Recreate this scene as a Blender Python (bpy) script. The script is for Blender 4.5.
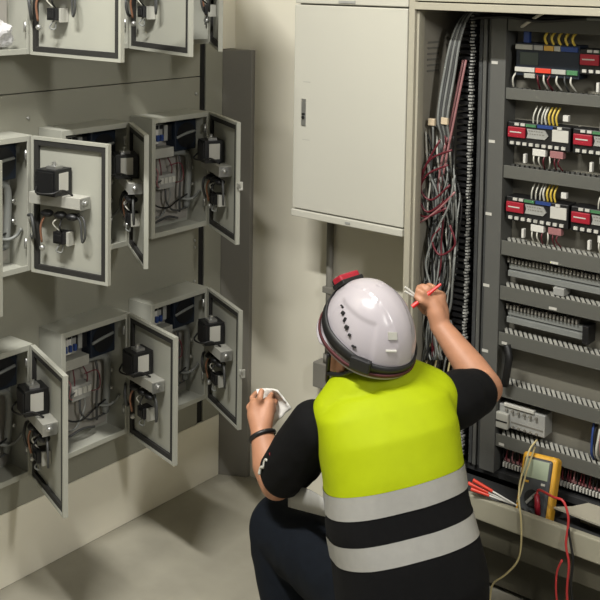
import bpy, bmesh, math, random
import numpy as np
from mathutils import Vector, Matrix, noise
from math import sin, cos, pi, radians
random.seed(7)
S = bpy.context.scene
for o in list(bpy.data.objects): bpy.data.objects.remove(o)
COL = S.collection
# ------------------------------------------------------------------ camera
FPX, CX, CY, YAW, PIT, ROL, HC = 1056.5, 302.0, 50.0, .6677, .0711, -.0157, 1.9
_f = Vector((-sin(YAW)*cos(PIT), cos(YAW)*cos(PIT), -sin(PIT)))
_r = Vector((cos(YAW), sin(YAW), 0)); _d = _f.cross(_r)
RT = _r*cos(ROL)+_d*sin(ROL); DN = -_r*sin(ROL)+_d*cos(ROL); FW = _f
CAMP = Vector((0, 0, HC))
cd = bpy.data.cameras.new('camera'); cam = bpy.data.objects.new('camera', cd); COL.objects.link(cam)
m = Matrix((RT, -DN, -FW)).transposed().to_4x4(); m.translation = CAMP; cam.matrix_world = m
cd.sensor_width = 36; cd.lens = FPX/600*36
cd.shift_x = (300-CX)/600; cd.shift_y = -(300-CY)/600
cd.clip_start = .05
S.camera = cam
# ------------------------------------------------------------------ world, lamps, exposure
S.view_settings.view_transform = 'Standard'; S.view_settings.look = 'None'
S.view_settings.gamma = 1; S.view_settings.use_curve_mapping = False
S.view_settings.exposure = 0.0
w = bpy.data.worlds.new('world'); S.world = w; w.use_nodes = True
w.node_tree.nodes['Background'].inputs[0].default_value = (1, .97, .91, 1)
w.node_tree.nodes['Background'].inputs[1].default_value = .13
def area(name, loc, target, sx, sy, power, col=(1, .93, .80)):
    l = bpy.data.lights.new(name, 'AREA'); l.shape = 'RECTANGLE'; l.size = sx; l.size_y = sy; l.energy = power; l.color = col
    o = bpy.data.objects.new(name, l); COL.objects.link(o); o.location = loc
    o.rotation_euler = (Vector(target)-Vector(loc)).to_track_quat('-Z', 'Y').to_euler()
    return o
WARM = (1, .985, .945)
area('ceiling_lamp_light', (-1.62, .6, 3.72), (-1.62, .601, 0), 1.0, .1, 175, WARM)
area('aisle_fill_light', (.75, 1.05, 2.6), (-2.6, 2.3, .6), .15, .6, 42, WARM)  # added fill without a known source, brightens plinth and board from the right

# ------------------------------------------------------------------ pixel to place
def ray(x, y): return RT*((x-CX)/FPX)+DN*((y-CY)/FPX)+FW
def WD(x, y, d): return CAMP+ray(x, y)*d
def WY(x, y, Y): r = ray(x, y); return CAMP+r*(Y/r.y)
def WX(x, y, X): r = ray(x, y); return CAMP+r*(X/r.x)
# ------------------------------------------------------------------ materials
def lin(c): return tuple((v/255/12.92 if v/255 <= .04045 else ((v/255+.055)/1.055)**2.4) for v in c)
MATS = {}
def mat(name, rgb, rough=.5, metal=0, var=.08, scale=20, bump=0, coat=0, spec=.5):
    if name in MATS: return MATS[name]
    M = bpy.data.materials.new(name); M.use_nodes = True; nt = M.node_tree; N = nt.nodes; b = N['Principled BSDF']
    c = lin(rgb)
    tc = N.new('ShaderNodeTexCoord'); nz = N.new('ShaderNodeTexNoise'); nz.inputs['Scale'].default_value = scale; nz.inputs['Detail'].default_value = 5
    nt.links.new(tc.outputs['Object'], nz.inputs['Vector'])
    rp = N.new('ShaderNodeValToRGB'); rp.color_ramp.elements[0].position = .3; rp.color_ramp.elements[1].position = .7
    rp.color_ramp.elements[0].color = (*[v*(1-var) for v in c], 1); rp.color_ramp.elements[1].color = (*[min(1, v*(1+var)) for v in c], 1)
    nt.links.new(nz.outputs[0], rp.inputs[0]); nt.links.new(rp.outputs[0], b.inputs['Base Color'])
    b.inputs['Roughness'].default_value = rough; b.inputs['Metallic'].default_value = metal
    b.inputs['Specular IOR Level'].default_value = spec; b.inputs['Coat Weight'].default_value = coat
    if bump:
        bp = N.new('ShaderNodeBump'); bp.inputs['Strength'].default_value = bump; bp.inputs['Distance'].default_value = .01
        nt.links.new(nz.outputs[0], bp.inputs['Height']); nt.links.new(bp.outputs[0], b.inputs['Normal'])
    MATS[name] = M; return M
cream = mat('cream_paint', (164, 159, 142), .5, var=.03, scale=4)
wallm = mat('beige_wall_paint', (218, 213, 196), .75, var=.04, scale=3, bump=.03)
plinthm = mat('plinth_paint', (230, 225, 208), .6, var=.04, scale=3)
boardm = mat('grey_board_paint', (138, 137, 124), .5, var=.04, scale=3)
darkgrey = mat('dark_grey_paint', (118, 115, 107), .5, var=.04, scale=4)
gapm = mat('black_gap', (14, 13, 12), .9)
floorm = mat('concrete_floor', (146, 142, 128), .55, var=.14, scale=5, bump=.05)
ceilm = mat('ceiling_white', (205, 200, 190), .9)
boxm = mat('box_grey_enamel', (160, 160, 149), .45, var=.03, scale=6)
boxin = mat('box_inside_grey', (150, 147, 137), .5, var=.04, scale=6)
platem = mat('mounting_plate', (150, 146, 138), .5, var=.05, scale=6)
gasket = mat('black_foam_gasket', (36, 35, 32), .8)
blackp = mat('black_plastic', (22, 22, 23), .45)
bluedark = mat('dark_blue_plastic', (24, 32, 44), .4)
bluep = mat('blue_plastic', (38, 62, 120), .45)
whitep = mat('white_plastic', (205, 203, 195), .45, var=.03)
greyp = mat('grey_plastic', (150, 150, 145), .5)
lgrey = mat('light_grey_plastic', (164, 163, 154), .5)
steel = mat('zinc_steel', (180, 180, 176), .35, .8)
copper = mat('copper_braid', (158, 114, 90), .45, .4)
redp = mat('red_plastic', (150, 28, 44), .4)
redlight = mat('bright_red_plastic', (215, 40, 36), .4)
redw = mat('dark_red_wire', (92, 26, 36), .45)
pinkw = mat('pink_wire', (150, 104, 104), .45)
greyw = mat('grey_cable', (122, 124, 120), .5)
dgreyw = mat('dark_grey_cable', (66, 67, 66), .5)
blackw = mat('black_cable', (18, 18, 18), .5)
whitew = mat('white_wire', (192, 190, 178), .45)
creamw = mat('cream_wire', (205, 190, 140), .45)
yelw = mat('yellow_wire', (196, 170, 66), .45)
whitecab = mat('white_enamel', (186, 184, 172), .3, var=.015, scale=2)
rackgrey = mat('rack_grey_paint', (86, 86, 82), .5, var=.03)
railgrey = mat('duct_grey_plastic', (88, 88, 82), .55, var=.03)
rackback = mat('rack_back_plate', (112, 109, 98), .5, var=.04)
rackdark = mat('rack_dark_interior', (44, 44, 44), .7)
rackside = mat('rack_side_panel', (150, 145, 132), .55, var=.03)
ledgem = mat('ledge_paint', (150, 146, 128), .45, var=.03)
olive = mat('rack_base_panel', (74, 71, 58), .6, var=.06)
pale = mat('label_white', (188, 186, 177), .5, var=.02)
lcd = mat('lcd_green_grey', (150, 160, 138), .25, var=.03)
lcdark = mat('dark_lcd', (62, 70, 66), .25, var=.03)
meteryel = mat('meter_yellow_rubber', (206, 154, 44), .5)
metergrey = mat('meter_grey_plastic', (66, 68, 70), .5)
skin = mat('skin', (176, 126, 97), .55, var=.06, scale=40)
hairm = mat('black_hair', (22, 19, 17), .7)
teem = mat('black_cotton', (8, 8, 9), .9, var=.2, scale=60, spec=.2)
navy = mat('navy_trousers', (9, 15, 23), .85, var=.15, scale=60, spec=.2)
vestblk = mat('black_vest_mesh', (8, 8, 9), .95, var=.2, scale=90, spec=.2)
vesty = mat('fluorescent_yellow', (152, 166, 2), .7, var=.03, scale=30, spec=.2)
bandm = mat('silver_reflective_tape', (142, 141, 136), .5, var=.04, scale=50)
helm = mat('helmet_white', (166, 160, 164), .22, var=.01, scale=3)
maroon = mat('maroon_strap', (70, 16, 22), .6)
shoem = mat('black_shoe_leather', (20, 20, 20), .6)
paperm = mat('white_paper', (226, 224, 218), .7, var=.03)
bagm = mat('grey_white_plastic_bag', (205, 204, 204), .4, var=.06)
tan = mat('tan_tag', (196, 178, 150), .6)
leadred = mat('test_lead_red', (182, 52, 52), .4)
orangep = mat('orange_red_plastic', (206, 62, 42), .4)
greenp = mat('green_plastic', (70, 120, 80), .45)
ambp = mat('amber_plastic', (190, 150, 70), .45)
# ------------------------------------------------------------------ mesh builder
class MB:
    def __init__(s): s.bm = bmesh.new()
    def box(s, a, b, rot=None, piv=None):
        a, b = Vector(a), Vector(b); c = (a+b)/2; d = b-a
        M = Matrix.Translation(c) @ Matrix.Diagonal((abs(d.x), abs(d.y), abs(d.z), 1))
        if rot is not None:
            P = Vector(piv) if piv is not None else c
            M = Matrix.Translation(P) @ rot.to_4x4() @ Matrix.Translation(-P) @ M
        bmesh.ops.create_cube(s.bm, size=1, matrix=M); return s
    def obox(s, c, ax, ay, az, hx, hy, hz):     # oriented box
        M = Matrix((Vector(ax)*hx*2, Vector(ay)*hy*2, Vector(az)*hz*2)).transposed().to_4x4(); M.translation = Vector(c)
        bmesh.ops.create_cube(s.bm, size=1, matrix=M); return s
    def cyl(s, p, q, r, r2=None, n=16):
        p, q = Vector(p), Vector(q); d = q-p
        M = Matrix.Translation((p+q)/2) @ d.to_track_quat('Z', 'Y').to_matrix().to_4x4()
        bmesh.ops.create_cone(s.bm, cap_ends=True, segments=n, radius1=r, radius2=r if r2 is None else r2, depth=d.length, matrix=M); return s
    def ball(s, c, r, n=14, scl=(1, 1, 1), rot=None):
        M = Matrix.Translation(Vector(c))
        if rot is not None: M = M @ rot.to_4x4()
        M = M @ Matrix.Diagonal((scl[0], scl[1], scl[2], 1))
        bmesh.ops.create_uvsphere(s.bm, u_segments=n, v_segments=max(6, n//2+1), radius=r, matrix=M); return s
    def caps(s, p, q, r1, r2, n=16):
        p, q = Vector(p), Vector(q)
        if (q-p).length > 1e-5: s.cyl(p, q, r1, r2, n)
        s.ball(p, r1, n); s.ball(q, r2, n); return s
    def chain(s, pts, n=16):
        for (p, r1), (q, r2) in zip(pts[:-1], pts[1:]): s.caps(p, q, r1, r2, n)
        return s
    def tube(s, pts, r, n=8, smooth=5, flat=None):
        P = [Vector(p) for p in pts]
        if smooth and len(P) > 2:
            Q = []
            E = [P[0]*2-P[1]]+P+[P[-1]*2-P[-2]]
            for i in range(1, len(E)-2):
                for k in range(smooth):
                    t = k/smooth; a, b, c, d = E[i-1:i+3]
                    Q.append(.5*((2*b)+(c-a)*t+(2*a-5*b+4*c-d)*t*t+(3*b-a-3*c+d)*t**3))
            Q.append(P[-1]); P = Q
        rings = []; up = None
        for i, p in enumerate(P):
            t = (P[min(i+1, len(P)-1)]-P[max(i-1, 0)]).normalized()
            if up is None: up = t.orthogonal().normalized()
            up = (up-t*up.dot(t)).normalized(); sd = t.cross(up)
            rings.append([s.bm.verts.new(p+(up*cos(2*pi*k/n)+sd*sin(2*pi*k/n))*r) for k in range(n)])
        for A, B in zip(rings[:-1], rings[1:]):
            for k in range(n): s.bm.faces.new((A[k], A[(k+1) % n], B[(k+1) % n], B[k]))
        s.bm.faces.new(rings[0][::-1]); s.bm.faces.new(rings[-1]); return s
    def loft(s, rings, n=40, ex=2.4):   # (centre, u, v, hu, hv)
        R = []
        for c, u, v, hu, hv in rings:
            row = []
            for k in range(n):
                a = 2*pi*k/n; ca, sa = cos(a), sin(a)
                x = math.copysign(abs(ca)**(2/ex), ca); y = math.copysign(abs(sa)**(2/ex), sa)
                row.append(s.bm.verts.new(Vector(c)+Vector(u)*hu*x+Vector(v)*hv*y))
            R.append(row)
        for A, B in zip(R[:-1], R[1:]):
            for k in range(n): s.bm.faces.new((A[k], A[(k+1) % n], B[(k+1) % n], B[k]))
        s.bm.faces.new(R[0][::-1]); s.bm.faces.new(R[-1]); return s
    def prism(s, poly, z0, z1):
        A = [s.bm.verts.new((x, y, z0)) for x, y in poly]; B = [s.bm.verts.new((x, y, z1)) for x, y in poly]; n = len(poly)
        for k in range(n): s.bm.faces.new((A[k], A[(k+1) % n], B[(k+1) % n], B[k]))
        s.bm.faces.new(A[::-1]); s.bm.faces.new(B); return s
    def build(s, name, m, parent=None, bevel=0, smooth=False, off=None, seg=2):
        me = bpy.data.meshes.new(name)
        if off is not None: bmesh.ops.translate(s.bm, verts=s.bm.verts, vec=-Vector(off))
        bmesh.ops.recalc_face_normals(s.bm, faces=s.bm.faces); s.bm.to_mesh(me); s.bm.free()
        o = bpy.data.objects.new(name, me); COL.objects.link(o); me.materials.append(m)
        if smooth: me.polygons.foreach_set('use_smooth', [True]*len(me.polygons))
        if bevel:
            b = o.modifiers.new('bevel', 'BEVEL'); b.width = bevel; b.segments = seg; b.limit_method = 'ANGLE'; b.harden_normals = False
        if parent: o.parent = parent
        return o
def tag(o, label, cat, group=None):
    o['label'] = label; o['category'] = cat
    if group: o['group'] = group
    return o
def empty(name, loc, label, cat, group=None):
    o = bpy.data.objects.new(name, None); COL.objects.link(o); o.location = loc; o.empty_display_size = .02
    return tag(o, label, cat, group)
def struct(o): o['kind'] = 'structure'; return o
def box(name, a, b, m, parent=None, bevel=.0015): return MB().box(a, b).build(name, m, parent, bevel)
def cable(name, pts, r, m, label=None, cat='cable', group=None, parent=None, n=8):
    base = Vector(pts[0]) if parent is None else None
    o = MB().tube(pts, r, n).build(name, m, parent, smooth=True, off=base)
    if base is not None: o.location = base
    if label: tag(o, label, cat, group)
    return o
def copy_tree(o, parent=None):
    c = o.copy(); COL.objects.link(c); c.parent = parent
    for ch in list(o.children): copy_tree(ch, c)
    return c
# ================================================================== setting
XW, YB = -2.639, 2.945
struct(box('floor', (-3.2, -2.2, -.1), (2.2, 3.6, 0), floorm, bevel=0))
struct(box('ceiling', (-3.2, -2.2, 3.8), (2.2, 3.6, 3.9), ceilm, bevel=0))
struct(box('wall_left', (-2.9, -2.2, 0), (XW-.06, YB+.1, 3.8), wallm, bevel=0))
struct(box('wall_back', (-2.9, YB, 0), (-1.755, YB+.1, 3.8), wallm, bevel=0))
struct(box('wall_right_back', (-.75, YB, 0), (2.2, YB+.1, 3.8), wallm, bevel=0))
struct(box('wall_upper_back', (-1.755, YB, 2.1), (-.75, YB+.1, 3.8), wallm, bevel=0))
struct(box('baseboard_left', (XW-.06, -.6, 0), (XW, 2.875, .235), plinthm, bevel=.002))
# grey mounting board in two sheets with a fine seam
struct(box('trim_1', (XW-.06, -.6, .2365), (XW-.0008, 2.755, 1.5265), boardm, bevel=.001))
struct(box('trim_2', (XW-.06, -.6, 1.5295), (XW-.0008, 2.755, 2.42), boardm, bevel=.001))
struct(box('trim_3', (XW-.06, 2.755, .2365), (XW-.006, 2.785, 2.42), gapm, bevel=0))
struct(box('trim_4', (XW-.06, 2.785, .2365), (XW, 2.875, 2.42), boardm, bevel=.001))
struct(box('trim_5', (XW-.06, 2.876, 1.622), (XW-.002, YB, 3.8), wallm, bevel=.001))
struct(MB().prism([(XW-.06, 2.877), (XW, 2.877), (-2.54, 2.925), (-2.54, YB-.001), (XW-.06, YB-.001)], 0, 1.62).build('trim_6', darkgrey, bevel=.002))
for i, (y, z) in enumerate(((2.735, 1.467), (2.735, .93), (2.735, .905), (2.735, .78), (2.0, 1.45))):
    tag(MB().ball((XW+.001, y, z), .006, 10, (.6, 1, 1)).build('screw', steel, smooth=True, off=(XW, y, z)), 'tiny bright screw head on the grey mounting board', 'screw', 'screws of the mounting board').location = (XW, y, z)
# ceiling lamp, plus an invented housing for the added fill light
for nm, x, y, lb in (('ceiling_lamp', -1.62, .6, 'long ceiling lamp above the aisle behind the worker'), ('ceiling_lamp', .75, 1.05, 'made-up hanging housing for the added fill light at the right')):
    t = empty(nm, (x, y, 3.8 if x < 0 else 2.68), lb, 'lamp')
    MB().box((-.64, -.15, -.03), (.64, .15, 0)).build('housing', whitep, t, .004)
    if x > 0:
        t.rotation_euler[2] = pi/2
        for dx in (-.5, .5): MB().cyl((dx, 0, 0), (dx, 0, 1.12), .006).build('hanger_rod', steel, t)
# ================================================================== control boxes on the left board
BW, BD, BH = .28, .105, .404
def make_box(loc, label, ang, latch=False, variant=0, BW=.28):
    t = empty('control_box', loc, label, 'electrical box', 'open control boxes on the grey board')
    fl = .017
    b = MB()
    b.box((0, 0, 0), (BD, .003, BH)); b.box((0, BW-.003, 0), (BD, BW, BH)); b.box((0, .003, 0), (BD, BW-.003, .003)); b.box((0, .003, BH-.003), (BD, BW-.003, BH)); b.box((0, .003, .003), (.003, BW-.003, BH-.003))
    b.build('shell', boxm, t)
    b = MB(); x0 = BD-.001; x1 = BD+.004
    b.box((x0, 0, 0), (x1, fl, BH)); b.box((x0, BW-fl, 0), (x1, BW, BH)); b.box((x0, fl, 0), (x1, BW-fl, fl)); b.box((x0, fl, BH-fl), (x1, BW-fl, BH))
    b.build('front_flange', boxm, t, .001)
    box('mounting_plate', (.008, .015, .015), (.011, BW-.015, BH-.015), platem, t)
    # fan, upper right
    fan = MB().box((.011, .158, .27), (.058, .262, .378)).build('fan', bluedark, t, .004)
    MB().cyl((.058, .21, .324), (.061, .21, .324), .044, n=24).build('fan_grille', blackp, fan)
    MB().tube([(.06, .163, .318), (.066, .205, .33), (.062, .25, .334)], .005, 8).build('fan_pipe', greyw, fan, smooth=True)
    # breakers on the left
    for k in range(4):
        y = .03+k*.0185
        br = MB().box((.011, y, .305), (.052, y+.0178, .372)).build('circuit_breaker', whitep if k < 3 else greyp, t, .001)
        MB().box((.052, y+.004, .315), (.062, y+.0138, .336)).build('breaker_lever', bluep, br, .001)
        MB().box((.05, y+.002, .355), (.0535, y+.0158, .369)).build('breaker_terminal', blackp, br)
    box('wire_trough', (.011, .018, .256), (.06, .15, .289), lgrey, t, .001)
    box('relay_block', (.011, .085, .145), (.055, .165, .195), greyp if variant == 1 else MATS['mounting_plate'], t, .004)
    c = MB()
    for k in range(4): c.box((.055, .09+k*.019, .165), (.059, .103+k*.019, .185))
    c.build('relay_terminals', pale if variant == 1 else steel, t)
    # hoses, cables
    MB().tube([(.035, .16, .262), (.038, .2, .262), (.038, .236, .25), (.038, .246, .21), (.036, .244, .13), (.034, .24, .06)], .0115, 10).build('hose', greyw, t, smooth=True)
    for k, (pts, mm, r) in enumerate([
        ([(.04, .1, .25), (.05, .098, .22), (.05, .1, .195)], redw, .002),
        ([(.04, .14, .25), (.05, .15, .22), (.05, .15, .195)], redw, .002),
        ([(.05, .095, .15), (.06, .07, .17), (.06, .075, .21), (.045, .06, .235)], pinkw, .0022),
        ([(.05, .16, .16), (.065, .19, .17), (.06, .185, .225), (.05, .14, .225)], redw, .002),
        ([(.05, .12, .145), (.05, .125, .1), (.04, .17, .06), (.04, .24, .06)], dgreyw, .0035),
        ([(.05, .14, .145), (.05, .14, .11), (.04, .11, .05), (.03, .05, .06)], greyw, .003),
        ([(.045, .03, .15), (.06, .06, .1), (.06, .12, .08), (.05, .18, .095), (.04, .245, .11)], blackw, .003)]):
        MB().tube(pts, r, 6).build('wire', mm, t, smooth=True)
    for k in range(3):
        y = .098+k*.019
        mc = MB().box((.011, y, .31), (.046, y+.017, .365)).build('small_relay', blackp if k != 1 else greyp, t, .001)
    MB().box((.011, .025, .3), (.016, .155, .304)).build('din_rail', steel, t)
    MB().box((.03, .022, .185), (.05, .06, .225)).build('terminal_group', lgrey, t, .001)
    for k, (pts, mm, r) in enumerate([
        ([(.05, .03, .225), (.06, .03, .245), (.055, .034, .26)], whitew, .002),
        ([(.05, .05, .19), (.06, .075, .175), (.055, .1, .18)], dgreyw, .003),
        ([(.03, .2, .262), (.045, .2, .2), (.05, .19, .13), (.04, .2, .05)], dgreyw, .004),
        ([(.03, .02, .04), (.04, .07, .03), (.05, .13, .045), (.04, .19, .03)], dgreyw, .004),
        ([(.03, .2, .1), (.05, .235, .09), (.06, .26, .1), (.07, .27, .12)], greyw, .005)]):
        MB().tube(pts, r, 6).build('wire', mm, t, smooth=True)
    for z in (.14, .2): MB().cyl((.02, .262, z), (.045, .262, z), .006, n=10).build('cable_gland', steel, t, smooth=True)
    MB().ball((.04, .045, .155), .016, 10, (1, 1, 1.3)).build('plug', steel if variant == 0 else blackp, t, smooth=True)
    for z in (.065, .33):
        MB().cyl((BD-.01, BW-.012, z), (BD-.01, BW-.012, z+.03), .006, n=10).build('hinge', steel, t, smooth=True)
    # door
    d = MB()
    W, T = BW+.004, .014
    d.box((-.0025, -W, 0), (0, 0, BH))
    d.box((-T, -W, 0), (-.0025, -W+.003, BH)); d.box((-T, -.003, 0), (-.0025, 0, BH)); d.box((-T, -W+.003, 0), (-.0025, -.003, .003)); d.box((-T, -W+.003, BH-.003), (-.0025, -.003, BH))
    e = .009
    d.box((-T, -W+.003, .003), (-T+.002, -W+e, BH-.003)); d.box((-T, -e, .003), (-T+.002, -.003, BH-.003)); d.box((-T, -W+e, .003), (-T+.002, -e, e)); d.box((-T, -W+e, BH-e), (-T+.002, -e, BH-.003))
    door = d.build('door', boxm, t); door.location = (BD+T, BW, 0); door.rotation_euler = (0, 0, radians(ang))
    g = MB(); gi, go = e+.001, e+.016
    g.box((-.012, -W+gi, gi), (-.003, -W+go, BH-gi)); g.box((-.012, -go, gi), (-.003, -gi, BH-gi)); g.box((-.012, -W+go, gi), (-.003, -go, go)); g.box((-.012, -W+go, BH-go), (-.003, -go, BH-gi))
    g.build('gasket', gasket, door)
    # timer on a bracket
    MB().box((-.048, -.212, .215), (-.003, -.022, .248)).build('bracket', lgrey, door, .001)
    MB().cyl((-.03, -.219, .232), (-.03, -.214, .232), .012).box((-.05, -.2165, .214), (-.008, -.2149, .246)).build('bracket_end', steel, door)
    MB().box((-.078, -.148, .25), (-.008, -.078, .325)).box((-.082, -.142, .256), (-.078, -.084, .319)).build('timer', blackp, door, .001)
    b = MB().box((-.062, -.1496, .262), (-.024, -.1478, .315)).build('timer_label', pale, door)
    MB().box((-.06, -.135, .325), (-.03, -.1, .333)).cyl((-.045, -.115, .333), (-.045, -.115, .343), .006).build('timer_terminals', steel, door)
    r = MB()
    for k in range(5): r.box((-.074, -.078, .256+k*.013), (-.015, -.07, .264+k*.013))
    r.build('timer_fins', blackp, door)
    MB().cyl((-.03, -.222, .232), (-.03, -.217, .232), .008).build('push_button', steel, door, smooth=True)
    for y in (-.075, -.125, -.17):
        MB().ball((-.03, y, .188), .014, 10, (1.3, 1.5, .8)).build('terminal_cap', blackp, door, smooth=True)
    cb = MB().box((-.04, -.145, .105), (-.004, -.105, .14)).box((-.044, -.137, .112), (-.04, -.113, .133)).build('contact_block', blackp, door, .002)
    MB().box((-.03, -.155, .1), (-.004, -.146, .14)).build('contact_bracket', lgrey, door)
    for pts, mm, r_ in [
        ([(-.03, -.12, .18), (-.045, -.11, .165), (-.03, -.122, .14)], whitew, .0022),
        ([(-.03, -.13, .18), (-.05, -.14, .16), (-.03, -.13, .14)], blackw, .0025),
        ([(-.03, -.125, .105), (-.04, -.118, .085), (-.03, -.13, .08), (-.03, -.135, .1)], greyw, .0025),
        ([(-.03, -.19, .2), (-.035, -.215, .185), (-.035, -.22, .14), (-.03, -.205, .12), (-.03, -.2, .17), (-.03, -.19, .19)], dgreyw, .0035),
        ([(-.08, -.08, .275), (-.1, -.1, .262), (-.09, -.145, .262), (-.06, -.16, .268), (-.03, -.17, .25)], blackw, .003),
        ([(-.03, -.07, .185), (-.04, -.06, .15), (-.03, -.055, .1)], copper, .0035),
        ]:
        MB().tube(pts, r_, 6).build('wire', mm, door, smooth=True)
    MB().ball((-.025, -.052, .082), .009, 10).build('earth_stud', steel, door, smooth=True)
    MB().tube([(-.02, .005, .17), (-.035, -.02, .175), (-.045, -.035, .15), (-.035, -.03, .115), (-.015, -.005, .105), (.0, .012, .11)], .005, 8).build('hinge_harness', dgreyw, door, smooth=True)
    if latch: MB().box((-.012, -W-.022, .19), (-.004, -W+.004, .206)).box((-.012, -W-.022, .184), (.002, -W-.016, .212)).build('latch_tongue', lgrey, door, .001)
    return t
ZL, ZM, ZT = .385, 1.013, 1.656
YA, YBx, YC = 1.652, 2.04, 2.415
XB = XW+.0005
BX = {}
specs = [
 ('midA', YA, ZM, 100, 'open grey control box in the middle row, door swung square out showing a black timer', 0),
 ('midB', YBx, ZM, 57, 'grey control box in the middle row between two others, seen past the wide open door', 0),
 ('midC', YC, ZM, 62, 'grey control box at the right end of the middle row, by the dark column', 1),
 ('lowA', YA, ZL, 70.7, 'grey control box in the bottom row at the left edge of the photo', 0),
 ('lowB', YBx, ZL, 77, 'open control box in the middle of the bottom row, blue breaker levers and relay showing', 1),
 ('lowC', YC, ZL, 65, 'grey control box at the right end of the bottom row, nearest the worker', 0),
 ('topA', YA-.096, ZT, 91, 'grey control box in the top row holding a crumpled white bag', 0),
 ('topB', YBx-.096, ZT, 74.5, 'grey control box in the middle of the top row, cut by the photo edge', 0),
 ('topC', YC-.096, ZT, 47.5, 'grey control box at the right end of the top row, door nearly edge-on', 0),
 ('midZ', 1.56-.28, ZM, 102, 'control box past the left photo edge, only its pale door edge in view', 0)]
for k, y, z, a, lb, v in specs:
    BX[k] = make_box((XB, y, z), lb, a, latch=k.endswith('C'), variant=v, BW=.376 if k.startswith('top') else .28)
# bag lying in the top left box
bg = MB(); bmesh.ops.create_icosphere(bg.bm, subdivisions=4, radius=1)
for v in bg.bm.verts:
    p = v.co.copy(); n1 = noise.noise(p*2.2)+.6*noise.noise(p*5)
    v.co = Vector((p.x*.035, p.y*.075, max(-.036, p.z*.05)))*(1+.3*n1)
    v.co.z = max(v.co.z, -.036)
tag(bg.build('plastic_bag', bagm, smooth=False), 'crumpled white plastic bag lying in the top left control box', 'bag').location = (XB+.055, YA+.17, ZT+.055)
# grey coil in the middle box of the middle row
tag(MB().tube([(0, .06*cos(a), .07*sin(a)) for a in np.linspace(0, 2*pi, 14)], .011, 8).build('coiled_hose', lgrey, smooth=True), 'pale coiled hose in the bottom of the box behind the open door', 'hose').location = (XB+.075, YBx+.16, ZM+.095)
# ================================================================== hanging white cabinet
t = empty('wall_cabinet', (-2.197, 2.757, 1.09), 'white wall cabinet with a grey latch, hung on the back wall beside the rack', 'cabinet')
CWX, CWH = .443, .72
box('body', (.004, .012, .03), (CWX-.003, .187, CWH+.4), whitecab, t, .003)
dr = box('door', (0, -.012, .028), (CWX, .012, .711), whitecab, t, .003)
hd = MB().box((.036, -.0155, .31), (.054, -.0118, .4)).build('latch', steel, dr, .001)
MB().box((.0385, -.0165, .345), (.0515, -.0152, .352)).cyl((.045, -.019, .338), (.045, -.015, .338), .0055).build('latch_button', blackp, hd)
box('latch_tag', (.041, -.0162, .335), (.049, -.0154, .343), pale, hd, 0)
for z in (.262, .455): box('door_mark', (.04, -.0124, z), (.07, -.0118, z+.0025), lgrey, dr, 0)
box('bottom_lip', (-.002, -.016, 0), (CWX, .187, .024), whitecab, t, .003)
MB().box((.225, -.018, .008), (.245, -.0155, .015)).build('lip_catch', greyp, t)
box('top_panel', (0, -.01, .716), (CWX, .012, CWH+.4), whitecab, t, .003)
MB().box((.18, -.013, .721), (.245, -.0095, .729)).build('nameplate', greyp, t)
# conduit pipe
t = empty('conduit_pipe', (-2.165, 2.922, .5), 'grey steel conduit running down the beige wall under the white cabinet', 'pipe')
MB().cyl((0, 0, .06), (0, 0, .62), .0125).build('pipe', darkgrey, t, smooth=True)
MB().box((-.02, -.016, .29), (.02, .02, .312)).build('clamp', darkgrey, t, .002)
MB().box((-.045, -.03, -.05), (.045, .022, .04)).build('junction_box', darkgrey, t, .003)
MB().cyl((.045, -.004, .02), (.1, -.004, .02), .012).build('stub_pipe', darkgrey, t, smooth=True)
MB().cyl((0, 0, .04), (0, 0, .07), .018).build('fitting', darkgrey, t, smooth=True)
# ================================================================== open rack
RX0, RX1, RY = -1.7525, -.78, 2.75
t = empty('rack_cabinet', (RX0, RY, 0), 'tall cream rack cabinet standing open, full of ducts and modules, on the right', 'rack')
def rb(name, a, b, m, bevel=.0015, parent=t):
    return box(name, (a[0]-RX0, a[1]-RY, a[2]), (b[0]-RX0, b[1]-RY, b[2]), m, parent, bevel)
rb('left_post', (RX0, RY, .02), (-1.731, RY+.06, 2.1), cream)
rb('left_post_edge', (-1.7305, RY+.012, .345), (-1.722, RY+.03, 1.797), cream)
rb('right_post', (-.83, RY, .02), (RX1, RY+.06, 2.1), cream)
rb('top_beam', (-1.7305, RY-.004, 1.8), (-.831, RY+.06, 1.822), cream)
rb('top_panel', (-1.7305, RY+.012, 1.826), (-.831, RY+.06, 2.1), cream)
rb('side_panel', (-1.751, RY+.061, .02), (-1.745, 3.2, 2.1), rackside)
rb('side_panel', (-.815, RY+.061, .02), (-.8, 3.2, 2.1), rackside)
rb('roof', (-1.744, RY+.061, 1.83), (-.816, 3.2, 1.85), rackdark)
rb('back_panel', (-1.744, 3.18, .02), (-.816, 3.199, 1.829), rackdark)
rb('mounting_plate', (-1.56, 2.992, .37), (-.84, 2.997, 1.795), rackback)
rb('ledge_lip', (-1.7305, RY-.004, .276), (-.831, RY+.018, .345), ledgem, .004)
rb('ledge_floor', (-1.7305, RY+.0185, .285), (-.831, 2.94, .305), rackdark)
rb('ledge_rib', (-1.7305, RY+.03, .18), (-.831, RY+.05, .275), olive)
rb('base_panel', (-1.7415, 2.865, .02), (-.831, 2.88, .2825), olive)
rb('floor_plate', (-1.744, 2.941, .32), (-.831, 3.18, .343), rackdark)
lv = MB()
for k in range(6): lv.box((-1.7447-RX0, .1, 1.60+k*.018), (-1.743-RX0, .17, 1.606+k*.018))
lv.build('side_louvres', darkgrey, t)
rb('upright', (-1.557, 2.915, .346), (-1.505, 2.99, 1.79), rackgrey)
rb('upright_channel', (-1.605, 2.93, .346), (-1.592, 2.985, 1.785), dgreyw)
rb('upright_channel', (-1.588, 2.925, .346), (-1.576, 2.985, 1.785), rackgrey)
rb('upright_channel', (-1.572, 2.93, .346), (-1.5575, 2.985, 1.785), dgreyw)
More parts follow.
